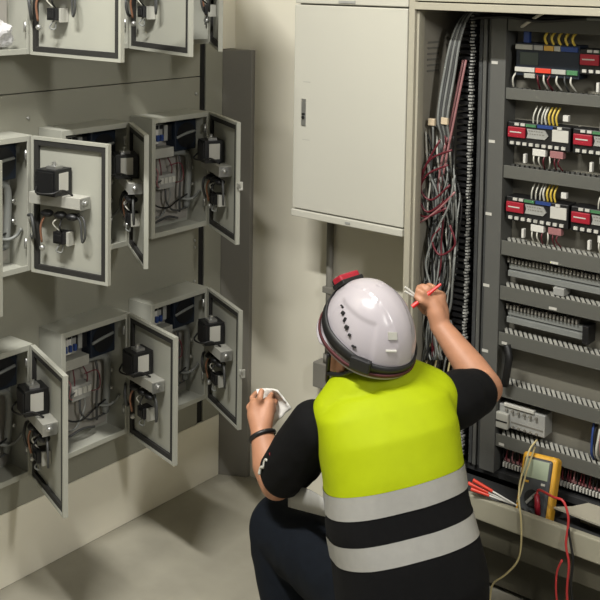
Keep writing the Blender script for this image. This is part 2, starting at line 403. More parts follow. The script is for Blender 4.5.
for x, z in ((-1.543, 1.64), (-1.545, 1.395), (-1.549, 1.167), (-1.55, .94), (-1.548, .731)):
    rb('label', (x-.009, 2.9135, z-.005), (x+.012, 2.9155, z+.004), pale, 0)
# vertical finger duct
t2 = empty('finger_duct', (-1.66, 2.9, .36), 'tall dark comb-like finger duct standing between cable bundle and grey upright', 'wiring duct')
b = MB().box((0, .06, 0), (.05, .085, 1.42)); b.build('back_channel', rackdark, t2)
b = MB()
for k in range(71): b.box((0, 0, .002+k*.02), (.042, .06, .013+k*.02))
b.build('fingers', blackp, t2)
b = MB()
for k in range(142):
    z = .008+k*.01; b.box((.043+random.uniform(-.004, .002), -.004, z), (.043+random.uniform(.005, .012), .01, z+.004+random.random()*.002))
b.build('wire_ends', greyp, t2)
# horizontal ducts
DZ = [(1.74, 1.785), (1.53, 1.565), (1.286, 1.325), (1.045, 1.09), (.903, .947), (.758, .80), (.596, .64), (.434, .474)]
place = ['topmost, against the cabinet roof', 'second from the top, under the blue controller', 'third from the top', 'fourth from the top, under the modules', 'fifth from the top, between two terminal strips', 'sixth from the top, above the bare plate', 'seventh from the top, above the pale breaker', 'lowest of all, behind the yellow multimeter']
for i, (z0, z1) in enumerate(DZ):
    t3 = empty('wiring_duct', (-1.504, 2.92, z0), 'grey horizontal wiring duct in the rack, '+place[i], 'wiring duct', 'horizontal ducts of the rack')
    L = .66; h = z1-z0
    box('cover', (0, 0, 0), (L, .005, h), railgrey, t3, .001)
    box('trough', (0, .005, 0), (L, .066, h-.012), gapm, t3, 0)
    b = MB()
    if i >= 3:
        for k in range(int(L/.0165)):
            x = k*.0165+.003
            M = Matrix.Rotation(radians(32), 3, 'Z')
            b.obox((x+.008, .03, h-.003), M @ Vector((1, 0, 0)), M @ Vector((0, 1, 0)), (0, 0, 1), .0043, .03, .002)
        b.build('finger_tips', lgrey, t3)
    b = MB()
    for k in range(int(L/.0165)): b.box((k*.0165, .052, -.002), (k*.0165+.009, .066, h-.004))
    b.build('rear_fingers', rackgrey, t3)
    if i in (3, 4): box('label', (.165, -.001, .004 if i == 4 else .002), (.19, .0002, .012 if i == 4 else .009), pale, t3, 0)
    if i in (5, 7): box('label', (.012, -.001, .006), (.03, .0002, .014), pale, t3, 0)
# control modules
def make_module(loc, label):
    t = empty('control_module', loc, label, 'module', 'red and black control modules')
    box('housing', (0, 0, 0), (.205, .06, .075), blackp, t, .003)
    b = MB().box((.004, -.008, .028), (.062, 0, .06)).build('red_badge', redp, t, .002)
    box('badge_mark', (.012, -.009, .043), (.05, -.0079, .0465), pale, b, 0)
    b = MB(); 
    A = [(.066, .03), (.125, .03), (.136, .042), (.125, .058), (.066, .058), (.07, .044)]
    va = [b.bm.verts.new((x, -.004, z)) for x, z in A]; vb = [b.bm.verts.new((x, .001, z)) for x, z in A]
    for k in range(6): b.bm.faces.new((va[k], va[(k+1) % 6], vb[(k+1) % 6], vb[k]))
    b.bm.faces.new(va); b.bm.faces.new(vb)
    b.build('label_plate', greyp, t)
    b = MB()
    for z, x0 in ((.051, .072), (.042, .076)):
        x = x0
        while x < .118: wd = random.uniform(.004, .009); b.box((x, -.0047, z), (x+wd, -.0039, z+.003)); x += wd+.003
    b.build('plate_text', darkgrey, t)
    box('sticker', (.148, -.003, .028), (.2, 0, .064), pale, t, .001)
    box('blue_strip', (.1, -.004, .064), (.15, 0, .074), bluep, t, 0); box('green_strip', (.062, -.004, .064), (.095, 0, .072), greenp, t, 0)
    for x in (.025, .045, .165): box('terminal', (x, -.005, .065), (x+.014, 0, .073), pale, t, 0)
    for k in range(9): box('terminal', (.012+k*.021, -.006, .006), (.024+k*.021, 0, .015), pale if k != 4 else lgrey, t, 0)
    for x, mm in ((.085, whitep), (.142, pinkw)):
        box('connector', (x, .0, -.022), (x+.042, .02, -.001), mm, t, .001)
    for k in range(6):
        x = .088+k*.017
        MB().tube([(x, .006, -.02), (x+random.uniform(-.004, .004), .0, -.038), (x+random.uniform(-.01, .006), .02, -.062)], .0024, 6).build('wire', whitew if k in (0, 1, 3) else redw, t, smooth=True)
    for k in range(3):
        x = .08+k*.014; MB().tube([(x, .01, .072), (x+.003, .006, .1), (x+.008, .02, .128)], .0024, 6).build('wire', whitew, t, smooth=True)
    for k in range(4):
        x = .122+k*.012; MB().tube([(x, .012, .072), (x-.002, .006, .1), (x+.003, .02, .128)], .0032, 6).build('wire', yelw if k > 0 else whitew, t, smooth=True)
    box('plug', (.052, .005, -.05), (.06, .02, -.022), whitep, t, .001)
    box('plug', (.175, .01, .09), (.192, .025, .108), whitep, t, .001)
    return t
mods = [(-1.499, 1.386, 'black control module with red badge in the second tier of the rack, left one'),
        (-1.286, 1.386, 'black control module with red badge in the second tier, cut by the photo edge'),
        (-1.497, 1.154, 'black control module with red badge in the third tier, left one above slotted duct'),
        (-1.284, 1.154, 'black control module with red badge in the third tier, cut by the photo edge'),
        (-1.274, 1.622, 'black control module with red badge beside the blue controller in the top tier')]
m0 = make_module((mods[0][0], 2.93, mods[0][1]), mods[0][2])
for x, z, lb in mods[1:]:
    c = copy_tree(m0); c.location = (x, 2.93, z); c['label'] = lb
# blue controller
t = empty('controller', (-1.478, 2.93, 1.605), 'dark blue controller with coloured terminal rows and yellow wires in the top tier', 'module')
box('housing', (0, 0, 0), (.205, .06, .1), bluedark, t, .002)
box('display', (.014, -.003, .034), (.075, 0, .072), lcdark, t, .001)
for x, wd, mm in ((.0, .056, lgrey), (.06, .03, greyp), (.094, .03, ambp), (.126, .02, lgrey), (.148, .052, bluep)): box('upper_terminals', (x, -.007, .08), (x+wd, 0, .095), mm, t, .001)
for x, wd, mm in ((.0, .065, pale), (.068, .05, orangep), (.12, .045, lgrey), (.168, .034, greenp)): box('lower_terminals', (x, -.007, .012), (x+wd, 0, .026), mm, t, .001)
box('lower_plug', (.03, -.004, -.006), (.065, .01, .008), lgrey, t, .001)
for k in range(6):
    x = .07+k*.022
    MB().tube([(x, .005, .01), (x+random.uniform(-.008, .008), -.004, -.012), (x+random.uniform(-.012, .012), .02, -.04)], .003, 6).build('wire', (redw, whitew, redw, whitew, dgreyw, whitew)[k], t, smooth=True)
for k in range(5):
    x = .1+k*.022
    MB().tube([(x, .005, .095), (x-.006, -.002, .12), (x+.006, .02, .15)], .0042, 6).build('wire', yelw, t, smooth=True)
MB().tube([(.0, .01, .01), (-.006, -.004, -.01), (-.01, .01, -.04)], .0028, 6).build('wire', whitew, t, smooth=True)
box('blue_plug', (.02, .005, .1), (.04, .02, .135), bluep, t, .002)
# terminal strips
def strip(loc, L, label, gap=None):
    t = empty('terminal_strip', loc, label, 'terminal strip')
    box('rail', (0, .03, 0), (L, .05, .03), steel, t, 0)
    b = MB()
    for z0, z1, y in ((.0, .018, .008), (.022, .04, .016)): b.box((0, y, z0), (L, .03, z1))
    b.build('terminals', greyw, t, .001)
    b = MB()
    for k in range(int(L/.012)): b.box((k*.012, .004, .044), (k*.012+.005, .03, .055+random.random()*.006))
    b.build('terminal_tops', darkgrey, t)
    return t
strip((-1.49, 2.935, .975), .3, 'grey terminal strip across the rack, upper one below the third duct')
strip((-1.185, 2.935, .975), .33, 'continuation of the upper grey terminal strip, cut by the right photo edge')
strip((-1.49, 2.935, .828), .25, 'short grey terminal strip ending in a black block, lower one')
tag(box('end_block', (-1.236, 2.93, .82), (-1.217, 2.985, .875), blackp), 'black end block at the end of the lower terminal strip', 'block')
tag(MB().box((-1.335, 2.935, .948), (-1.30, 2.985, .972)).build('relay', greyp, bevel=.002), 'small grey relay sitting over the fourth duct', 'relay')
tag(cable('hanging_cable', [WY(507, 345, 2.9), WY(509, 358, 2.89), WY(507, 372, 2.89), WY(505, 385, 2.9)], .012, blackw), 'thick black cable stub hanging left of the bare plate', 'cable')
# pale breaker group
t = empty('breaker_unit', (-1.502, 2.925, .482), 'pale grey breaker unit on the sixth tier, left above the lowest duct', 'breaker')
box('housing', (.0, .01, .015), (.155, .065, .085), greyp, t, .003)
box('front_block', (-.004, -.006, .012), (.038, .01, .062), lgrey, t, .003)
box('marking_strip', (.018, .004, .083), (.12, .02, .093), pale, t, .001)
box('slot', (-.002, -.0075, .034), (.036, -.0059, .038), blackp, t, 0); box('slot', (.042, .0085, .034), (.15, .0101, .038), darkgrey, t, 0)
for k in range(6): MB().cyl((.028+k*.02, .0, .072), (.028+k*.02, .01, .072), .004, n=10).build('terminal_screw', darkgrey, t)
for k in range(5): MB().cyl((.05+k*.02, .004, .022), (.05+k*.02, .012, .022), .004, n=10).build('terminal_screw', darkgrey, t)
# coloured wires at the right
for k, mm in enumerate((bluep, blackw, whitew, pinkw, redw, whitew, blackw)):
    x = -1.196+k*.011
    cable('wire', [(x, 2.95, .60), (x+random.uniform(-.004, .004), 2.93, .55), (x+random.uniform(-.006, .006), 2.93, .5), (x, 2.955, .47)], .004, mm, 'coloured wire in the upright row at the right edge of the rack', 'wire', 'coloured wires right of the bare plate')
# lowest terminal block with many wires
t = empty('terminal_block', (-1.49, 2.96, .352), 'lowest terminal block with red and black wires behind the multimeter', 'terminal block')
box('rail', (0, 0, .0), (.62, .025, .02), rackdark, t, 0)
box('marker_strip', (0, -.012, .03), (.62, .0, .036), pinkw, t, 0)
for k in range(60):
    x = .005+k*.0102
    MB().tube([(x, -.004, .018), (x+random.uniform(-.003, .003), -.016, .045), (x+random.uniform(-.002, .002), -.004, .082)], .0026, 5).build('wire', random.choice((redw, redw, blackw, blackw, pinkw)), t, smooth=True)
b = MB()
for k in range(60): b.box((.003+k*.0102, -.02, .012), (.008+k*.0102, -.004, .026))
b.build('ferrules', pale, t)
# ------------------------------------------------------------------ cable bundle
def P(l, y=2.86): return [WY(px, py, y if len(q) == 0 else q[0]) for px, py, *q in l]
for k in range(5):
    o = k*2.6
    cable('grey_cable', P([(480+o, 14-k, 2.92), (466+o*.6, 14-k*.5, 2.9), (453+o*.8, 35, 2.86), (444+o, 75, 2.85), (438+o*.9, 118, 2.84), (442+o*.7, 140, 2.86), (436+o*1.5, 175, 2.88)]), .0042, greyw if k % 2 == 0 else dgreyw, 'thin grey cable arching from the rack top down into the bundle', 'cable', 'grey cables arching down')
for k in range(2):
    cable('pink_cable', P([(463+k*3, 60, 2.89), (456+k*3, 95, 2.87), (449+k*3, 130, 2.86), (441+k*4, 165, 2.85), (437+k*2, 200, 2.87)]), .004, pinkw, 'dusty pink cable hanging close beside the finger duct', 'cable', 'pink cables by the finger duct')
for px, py, lb in ((432, 122, 'left of two small tan cable tags in the bundle'), (445, 121, 'right of two small tan cable tags in the bundle')):
    p = WY(px, py, 2.84); tag(MB().box((-.012, -.006, -.011), (.012, .006, .011)).build('cable_tag', tan, bevel=.002), lb, 'tag').location = p
cable('grey_cable', P([(433, 126, 2.842), (433, 145, 2.85), (431, 170, 2.87), (428, 200, 2.88)]), .0032, greyw, 'single grey cable hanging from the left tan tag', 'cable')
random.seed(21)
for k in range(40):
    x0 = random.uniform(420, 456); x = x0; pts = []
    n = 8
    ya = random.uniform(125, 185)
    for i in range(n):
        yy = ya+(360-ya)*i/(n-1); tt = i/(n-1)
        ctr = 440+4*sin(tt*5)
        x = ctr+(x0-440)*(1-.45*tt)+random.uniform(-5, 5)
        pts.append((x, yy, 2.83+.08*random.random()))
    mm = random.choice((greyw, greyw, greyw, lgrey, dgreyw, blackw, redw))
    nm = {greyw: 'grey', lgrey: 'pale grey', dgreyw: 'dark grey', blackw: 'black', redw: 'dark red'}[mm]
    cable('bundle_cable', P(pts), random.uniform(.0022, .0038), mm, nm+' cable in the tangled bundle hanging at the left of the rack', 'cable', nm+' cables of the tangled bundle')
for k, (pts, mm, nm) in enumerate([
  ([(452, 150), (430, 160), (417, 185), (414, 205), (425, 217), (447, 208)], redw, 'dark red'),
  ([(448, 165), (427, 175), (419, 195), (428, 212), (452, 196)], redw, 'dark red'),
  ([(440, 140), (425, 168), (421, 190), (432, 200), (450, 185)], redw, 'dark red'),
  ([(455, 192), (440, 208), (424, 220), (414, 224), (413, 215), (417, 206)], pinkw, 'pale pink'),
  ([(450, 225), (455, 245), (440, 255), (432, 240), (440, 228)], redw, 'dark red'),
  ([(455, 175), (449, 205), (438, 228), (426, 262), (432, 290)], greyw, 'grey')]):
    cable('looped_cable', P(pts, 2.82), .0034, mm, nm+' cable loop bulging out of the tangled bundle', 'cable', nm+' cable loops')
for k in range(8):
    x = 424+k*4.5
    cable('lower_cable', P([(440+k*1.5, 320, 2.86), (x+2, 345, 2.86), (x-3, 375, 2.87), (x+3, 400, 2.88), (x, 440, 2.88)]), .003, (greyw, creamw, dgreyw, creamw, blackw, greyw, creamw, dgreyw)[k], ('grey', 'cream', 'dark grey', 'cream', 'black', 'grey', 'cream', 'dark grey')[k]+' cable trailing down behind the raised arm of the worker', 'cable', ('grey', 'cream', 'dark grey', 'cream', 'black', 'grey', 'cream', 'dark grey')[k]+' trailing cables')
for k in range(4):
    cable('top_cable', [(-1.64, 2.9+.012*k, 1.772+.005*k), (-1.5, 2.89+.012*k, 1.783), (-1.38, 2.89+.01*k, 1.775+.006*k), (-1.25, 2.92, 1.786), (-1.0, 2.93, 1.787)], .0055, (blackw, dgreyw, blackw, greyw)[k], ('black', 'dark grey', 'black', 'grey')[k]+' cable running along the top inside the rack', 'cable', ('black', 'dark grey', 'black', 'grey')[k]+' cables along the rack top')
cable('white_cable', P([(520, 28, 2.93), (530, 21, 2.9), (541, 14, 2.88), (550, 10, 2.89)]), .0055, whitew, 'short white cable slanting up at the top of the rack', 'cable')
# ================================================================== multimeter and leads
LZ = .305
def meter():
    bl, br, tl, tr = WY(514, 506, 2.79), WY(548, 514, 2.79), WY(526, 446, 2.86), WY(562, 456, 2.86)
    base = (bl+br)/2; ux = (br-bl+tr-tl).normalized(); uz = ((tl+tr)/2-base); h = uz.length*1.1; uz = (uz-ux*uz.dot(ux)).normalized(); uy = uz.cross(ux)
    wd = ((br-bl).length+(tr-tl).length)/2
    base.z = LZ+.003
    t = empty('multimeter', base, 'yellow and grey handheld multimeter leaning in the rack on the cream ledge', 'multimeter')
    R = Matrix((ux, uy, uz)).transposed(); t.rotation_euler = R.to_euler()
    hw = wd/2
    MB().box((-hw, .0, 0), (hw, .045, h)).build('holster', meteryel, t, .012, seg=4)
    MB().box((-hw+.011, -.008, .008), (hw-.011, .02, h-.012)).build('case', metergrey, t, .008, seg=3)
    MB().box((-hw+.018, -.0105, h*.62), (hw-.018, -.007, h*.9)).build('screen', lcd, t, .001)
    for x in (-hw+.024, hw-.036): MB().box((x, -.0105, h*.54), (x+.013, -.007, h*.575)).build('button', meteryel if x < 0 else pale, t, .001)
    dl = MB().cyl((0, -.016, h*.33), (0, -.006, h*.33), .024, n=28).build('dial', blackp, t, .001)
    MB().box((-.004, -.02, h*.33-.022), (.004, -.0155, h*.33+.022), Matrix.Rotation(radians(40), 3, 'Y')).build('dial_grip', greyp, dl, .001)
    for x in (-.025, 0, .025): MB().cyl((x, -.012, .022), (x, -.006, .022), .006, n=14).build('jack', blackp, t)
    return t, R, base, h, hw
mt, MR, mb, mh, mhw = meter()
def ML(x, y, z): return mb+MR @ Vector((x, y, z))
pr = empty('test_lead', ML(.025, -.012, .022), 'red test lead plugged into the multimeter, looping out over the ledge edge', 'test lead')
o0 = pr.location.copy()
MB().cyl((0, 0, 0), ML(.022, -.03, .075)-o0, .009, .008).build('plug', redp, pr, smooth=True)
cable('cord', [Vector(p)-o0 for p in [ML(.022, -.03, .073), ML(.03, -.036, .09)]+P([(553, 497, 2.74), (563, 501, 2.73), (568, 515, 2.725), (568, 527, 2.725), (566, 545, 2.72), (569, 565, 2.72), (567, 590, 2.72), (568, 612, 2.72)])], .0037, leadred, parent=pr)
cable('black_lead', P([(568, 524, 2.728), (570, 540, 2.72), (573, 560, 2.715), (571, 585, 2.715), (574, 615, 2.715)]), .0035, blackw, 'black test lead hanging down over the ledge beside the red one', 'test lead')
cable('red_lead', P([(562, 560, 2.72), (557, 572, 2.72), (556, 590, 2.72), (558, 612, 2.72)]), .003, leadred, 'red lead end hanging low in front of the dark base panel', 'test lead')
cable('cream_cord', P([(537, 440, 2.90), (530, 449, 2.84), (525, 465, 2.79), (520, 482, 2.77), (519, 500, 2.745), (521, 520, 2.735), (521, 545, 2.735), (517, 562, 2.735), (505, 575, 2.73), (493, 584, 2.73), (490, 600, 2.73), (489, 618, 2.73)]), .0028, creamw, 'thin cream cord hanging from the lowest duct past the ledge', 'cord')
cable('cream_cord', P([(535, 447, 2.88), (527, 470, 2.80), (521, 492, 2.765), (517, 502, 2.755)]), .0028, creamw, 'short cream cord looping beside the multimeter edge', 'cord')
for k, (a, b_) in enumerate((((468, 483), (514, 503)), ((471, 489), (512, 507)), ((473, 480), (517, 501)))):
    A, B = WY(*a, 2.73), WY(*b_, 2.765)
    A.z = max(A.z, .351); B.z = .3525
    m1 = A.lerp(B, .45); tt = empty('screwdriver', A, ('red and white screwdriver lying on the ledge, middle of three', 'red and white screwdriver lying on the ledge, nearest the room', 'red and white screwdriver lying on the ledge, nearest the ducts')[k], 'screwdriver', 'red and white screwdrivers')
    MB().cyl((0, 0, 0), m1-A, .0055, .0045, 12).build('handle', orangep, tt, .001)
    MB().cyl(m1-A, B-A, .0028, .0022, 10).build('shaft', whitep, tt)
tag(MB().ball((0, 0, 0), .03, 16, (1.3, .8, .5)).build('tool_pouch', blackp, smooth=True), 'small black pouch under the red screwdrivers on the ledge', 'pouch').location = Vector((-1.45, 2.805, .324))
# cream paper on the ledge, right
p0 = WY(590, 522, 2.86)
b = MB(); poly = [WY(553, 516, 2.83), WY(600, 535, 2.82), (-.99, 2.83, 0), (-.99, 2.925, 0), WY(588, 513, 2.92), WY(572, 521, 2.87)]
b.prism([(p[0], p[1]) for p in poly], .346, .351); b.prism([(-1.2, 2.88), (-1.0, 2.88), (-1.0, 2.9), (-1.2, 2.9)], .306, .346)
tag(b.build('cover_sheet', cream), 'flat cream sheet with a curved edge lying on the ledge at right', 'sheet')
# ================================================================== the worker
def remesh(o, vox, it=4, fac=.5):
    md = o.modifiers.new('r', 'REMESH'); md.mode = 'VOXEL'; md.voxel_size = vox
    sm = o.modifiers.new('s', 'SMOOTH'); sm.factor = fac; sm.iterations = it
    dg = bpy.context.evaluated_depsgraph_get(); dg.update()
    me = bpy.data.meshes.new_from_object(o.evaluated_get(dg)); o.modifiers.clear()
    old = o.data; o.data = me; bpy.data.meshes.remove(old)
    me.polygons.foreach_set('use_smooth', [True]*len(me.polygons)); return o
def wrinkle(o, amp, sc, seed=0, stretch=(1, 1, 1)):
    me = o.data; off = Vector((seed*3.7, seed*1.3, 0))
    ns = [v.normal.copy() for v in me.vertices]
    for v, n in zip(me.vertices, ns):
        p = Vector((v.co.x*stretch[0], v.co.y*stretch[1], v.co.z*stretch[2]))*sc+off
        a = noise.noise(p); v.co += n*amp*(1-2*abs(a))
HR = Vector((cos(YAW), sin(YAW), 0)); HF = Vector((-sin(YAW), cos(YAW), 0)); UP = Vector((0, 0, 1))
ta = radians(12)
face = (HF*cos(ta)-HR*sin(ta))
tu = (HR*cos(ta)+HF*sin(ta)+UP*.17).normalized(); ln = radians(15)
tv = (face*cos(ln)-UP*sin(ln)); tv = (tv-tu*tv.dot(tu)).normalized(); tn = tu.cross(tv).normalized()
if tn.z < 0: tn = -tn
TR = [(412, 618, 2.58, .165, .14), (410, 585, 2.585, .167, .15), (405, 548, 2.59, .161, .14), (397, 508, 2.60, .158, .128), (392, 465, 2.615, .153, .122), (387, 430, 2.635, .155, .118), (381, 404, 2.655, .15, .1), (377, 388, 2.67, .11, .08), (371, 376, 2.68, .068, .066)]
def torso(b, off=0, lo=0, hi=None, ex=2.5):
    rg = [(WD(x, y, d), tu, tv, hu+off, hv+off) for x, y, d, hu, hv in TR[lo:hi]]
    if off and hi is None: rg[-1] = (rg[-1][0], tu, tv, rg[-1][3]-off*.4, rg[-1][4]-off*.4)
    return b.loft(rg, 48, ex)
sL, eL, wL = WD(316, 428, 2.67), WD(277, 482, 2.82), WD(261, 432, 2.90)
sR, eR, wR = WD(450, 402, 2.71), WD(486, 388, 2.88), WD(440, 326, 2.985)
hpL, knL = WD(372, 590, 2.64), WD(281, 528, 2.93)
hpR, knR = WD(438, 590, 2.66), WD(435, 530, 3.0)
anL = Vector((knL.x, knL.y, .09))-face*.1+HR*.02; anR = Vector((knR.x, knR.y, .09))-face*.1
root = empty('person', ((anL+anR)/2).to_tuple()[:2]+(0,), 'worker in white helmet and yellow safety vest, squatting with back turned, reaching into the rack', 'person')
RO = root.location.copy()
hc = WD(363, 347, 2.69)
hy = radians(42)
hf = (HF*cos(hy)-HR*sin(hy)); hf = (hf+UP*.3).normalized(); hu = (UP-hf*UP.dot(hf)).normalized(); hs = hf.cross(hu)  # hs = right of the head
hu = (hu - hs*.06).normalized(); hs = hf.cross(hu).normalized()
def HL(x, y, z): return hc+hf*x+hs*y+hu*z
b = MB(); torso(b, -.012)
b.chain([(WD(371, 384, 2.68), .06), (HL(-.03, 0, -.06), .056)])
HRot = Matrix((hf, hs, hu)).transposed()
b.ball(HL(-.01, 0, .03), .1, 24, (.98, .78, 1.0), HRot); b.ball(HL(.035, 0, -.05), .07, 20, (.8, .8, 1.05), HRot)
b.chain([(HL(.09, 0, .0), .009), (HL(.112, 0, -.035), .013)])                       # nose
b.chain([(HL(.085, -.02, -.072), .007), (HL(.085, .02, -.072), .007)]); b.ball(HL(.075, 0, -.11), .022, 12)   # mouth, chin
for s in (-1, 1):
    b.ball(HL(-.005, s*.078, -.025), .03, 12, (.7, .28, 1), HRot)                   # ears
    b.ball(HL(.083, s*.031, .0), .012, 10)                                           # eyes
# arms
mL = eL.lerp(wL, .35)
b.chain([(sL, .062), (eL, .047), (mL-HR*.004, .048), (wL, .029)], 20)
mR = eR.lerp(wR, .3)
b.chain([(sR, .062), (eR, .046), (mR, .045), (wR, .029)], 20)
def finger(pts, r): b.chain([(p, r*(1-.09*i)) for i, p in enumerate(pts)], 12)
# left hand, holding folded paper
pl = WD(261, 414, 2.925)
b.chain([(wL, .029), (pl+HR*.012, .026), (WD(268, 404, 2.935), .02)]); b.chain([(wL, .028), (pl-HR*.014, .026), (WD(256, 405, 2.93), .02)]); b.caps(WD(256, 409, 2.93), WD(270, 409, 2.94), .021, .019)
finger([WD(259, 405, 2.925), WD(260, 398, 2.915), WD(261.5, 391, 2.93)], .0105)
finger([WD(254, 405, 2.935), WD(252, 398, 2.955), WD(256, 393, 2.985), WD(260, 396, 2.995)], .0095)
finger([WD(267, 404, 2.935), WD(270, 397, 2.955), WD(272, 394, 2.985), WD(270, 399, 2.995)], .0095)
finger([WD(271, 407, 2.94), WD(275, 403, 2.96), WD(276, 401, 2.985), WD(273, 405, 2.995)], .0085)
finger([WD(252, 414, 2.94), WD(249, 407, 2.965), WD(253, 402, 2.995)], .0105)     # thumb on the far side
# right hand, holding a red pen up
pr_ = WD(433, 308, 3.0)
b.chain([(wR, .028), (WD(436, 313, 2.99), .027), (WD(432, 302, 3.0), .024)]); b.chain([(wR, .027), (WD(441, 312, 3.01), .024), (WD(438, 299, 3.01), .022)]); b.caps(WD(427, 303, 2.995), WD(440, 297, 3.015), .02, .019)
finger([WD(428, 305, 2.985), WD(421, 301, 2.975), WD(416.5, 297, 2.985), WD(418, 292, 2.995)], .0105)
finger([WD(430, 299, 2.99), WD(423, 293, 2.98), WD(418, 290, 2.99), WD(419, 287, 3.01)], .0105)
finger([WD(434, 296, 3.0), WD(428, 288, 2.995), WD(423, 286, 3.005), WD(424, 288, 3.03)], .01)
finger([WD(439, 296, 3.01), WD(434, 287, 3.01), WD(429, 285, 3.02), WD(429, 289, 3.04)], .0088)
finger([WD(433, 316, 3.01), WD(424, 311, 3.02), WD(418, 303, 3.02), WD(416, 297, 3.01)], .011)   # thumb
# legs and feet
b.chain([(hpL, .09), (knL, .06), (anL, .04)]); b.chain([(hpR, .09), (knR, .06), (anR, .04)])
for a in (anL, anR): b.chain([(a-face*.03+UP*-.045, .035), (a+face*.13+UP*-.055, .03)])
body = b.build('body', skin, root, off=RO); remesh(body, .0048, 3, .4)
# hair under the helmet
b = MB().ball(HL(-.022, 0, .02), .105, 20, (.94, .8, .9), HRot); b.ball(HL(-.06, 0, -.04), .062, 16, (.8, 1, .9), HRot)
hair = b.build('hair', hairm, root, off=RO); remesh(hair, .008, 3)
# t-shirt
b = MB(); torso(b, .004)
b.chain([(sL, .069), (sL.lerp(eL, .5), .074), (sL.lerp(eL, .78), .066)], 24); b.chain([(sR, .07), (sR.lerp(eR, .4), .069), (sR.lerp(eR, .62), .063)], 24)
tee = b.build('t_shirt', teem, root, off=RO); remesh(tee, .007, 4); wrinkle(tee, .004, 11, 1)
# trousers
b = MB(); torso(b, .006, 0, 3)
b.chain([(hpL, .115), (hpL.lerp(knL, .5), .105), (knL, .088), (knL.lerp(anL, .4), .08), (anL, .062)], 24); b.chain([(hpR, .115), (hpR.lerp(knR, .5), .1), (knR, .085), (knR.lerp(anR, .4), .078), (anR, .06)], 24)
tr = b.build('trousers', navy, root, off=RO); remesh(tr, .008, 4); wrinkle(tr, .006, 9, 2)
for a in (anL, anR):
    b = MB().chain([(a-face*.04-UP*.045, .042), (a+face*.05-UP*.045, .042), (a+face*.15-UP*.053, .034)])
    b.box(a+Vector((-.02, -.02, -.02)), a+Vector((.02, .02, .02)))
    sh = b.build('shoe', shoem, root, off=RO); remesh(sh, .006, 4)
# vest : one shell cut along its seams
b = MB(); torso(b, .018, 0, 8, 2.7); nb = WD(374, 390, 2.67)
b.chain([(nb-tu*.03, .085), (WD(339, 415, 2.65), .069)], 24); b.chain([(nb+tu*.03, .09), (WD(428, 400, 2.69), .08)], 24)
vest = b.build('vest', vestblk, root, off=RO); remesh(vest, .007, 6); wrinkle(vest, .0045, 8, 3, (1, 1, .5))
dB = 2.46
cuts = [WD(392, 492, dB), WD(392, 515, dB), WD(400, 539, dB), WD(400, 562, dB)]
NB = tn
bm = bmesh.new(); bm.from_mesh(vest.data)
for c in cuts: bmesh.ops.bisect_plane(bm, geom=list(bm.verts)+list(bm.edges)+list(bm.faces), plane_co=c-RO, plane_no=NB)
sv = [(c-RO).dot(NB) for c in cuts]
def subset(name, m, lo, hi, parent, push=0):
    bb = bm.copy(); kill = [f for f in bb.faces if not (lo <= f.calc_center_median().dot(NB) < hi)]
    bmesh.ops.delete(bb, geom=kill, context='FACES')
    me = bpy.data.meshes.new(name); bb.normal_update()
    if push:
        vs = [(v, v.normal.copy()) for v in bb.verts]
        for v, n in vs: v.co += n*push
    bb.to_mesh(me); bb.free(); me.polygons.foreach_set('use_smooth', [True]*len(me.polygons)); me.materials.append(m)
    if parent is None: return me
    o = bpy.data.objects.new(name, me); COL.objects.link(o); o.parent = parent; return o
yel = subset('yellow_panel', vesty, sv[0], 99, vest); yel['label'] = 'fluorescent yellow upper panel'
for lo, hi in ((sv[1], sv[0]), (sv[3], sv[2])): subset('reflective_band', bandm, lo, hi, vest, .0015)['label'] = 'silver reflective band'
bk = bm.copy(); bmesh.ops.delete(bk, geom=[f for f in bk.faces if f.calc_center_median().dot(NB) >= sv[0] or sv[1] <= f.calc_center_median().dot(NB) < sv[0] or sv[3] <= f.calc_center_median().dot(NB) < sv[2]], context='FACES')
bk.to_mesh(vest.data); bk.free(); bm.free(); vest.data.polygons.foreach_set('use_smooth', [True]*len(vest.data.polygons))
b = MB(); fa, fb = [], []
for i in range(9):
    u = i/8
    lo = WD(326-38*u, 517-10*u, 2.58+.22*u); hi = WD(322-34*u, 498-11*u-4*sin(u*3), 2.58+.22*u)
    fa.append([b.bm.verts.new(lo-RO), b.bm.verts.new(lo.lerp(hi, .5)-HF*.006-RO), b.bm.verts.new(hi-RO)])
for A, B in zip(fa[:-1], fa[1:]):
    for j in range(2): b.bm.faces.new((A[j], B[j], B[j+1], A[j+1]))
fl = b.build('front_flap', bandm, vest, smooth=True); s2 = fl.modifiers.new('t', 'SOLIDIFY'); s2.thickness = .004
# watch
ax = (wL-eL).normalized(); q1 = ax.orthogonal().normalized(); q2 = ax.cross(q1); wc = wL-ax*.012
wt = MB().tube([wc+(q1*cos(a)+q2*sin(a))*.034 for a in np.linspace(0, 2*pi, 25)], .0065, 8, 0).build('wristband', blackp, root, smooth=True, off=RO)
# sleeve emblem
es = sL.lerp(eL, .72); ea = (eL-sL).normalized()
toc = (CAMP-es); toc = (toc-ea*toc.dot(ea)).normalized(); sd = ea.cross(toc)
if sd.dot(HR) > 0: sd = -sd
def SP(u, ang): return sL.lerp(eL, u)+(toc*cos(ang)+sd*sin(ang))*.0715
MB().tube([SP(.58, .78), SP(.64, .92), SP(.7, .78), SP(.76, .88), SP(.82, .74)], .004, 6).build('sleeve_emblem', pale, tee, smooth=True, off=RO)
MB().tube([SP(.5, .72), SP(.51, .92)], .003, 6, 0).build('sleeve_mark', redp, tee, smooth=True, off=RO)
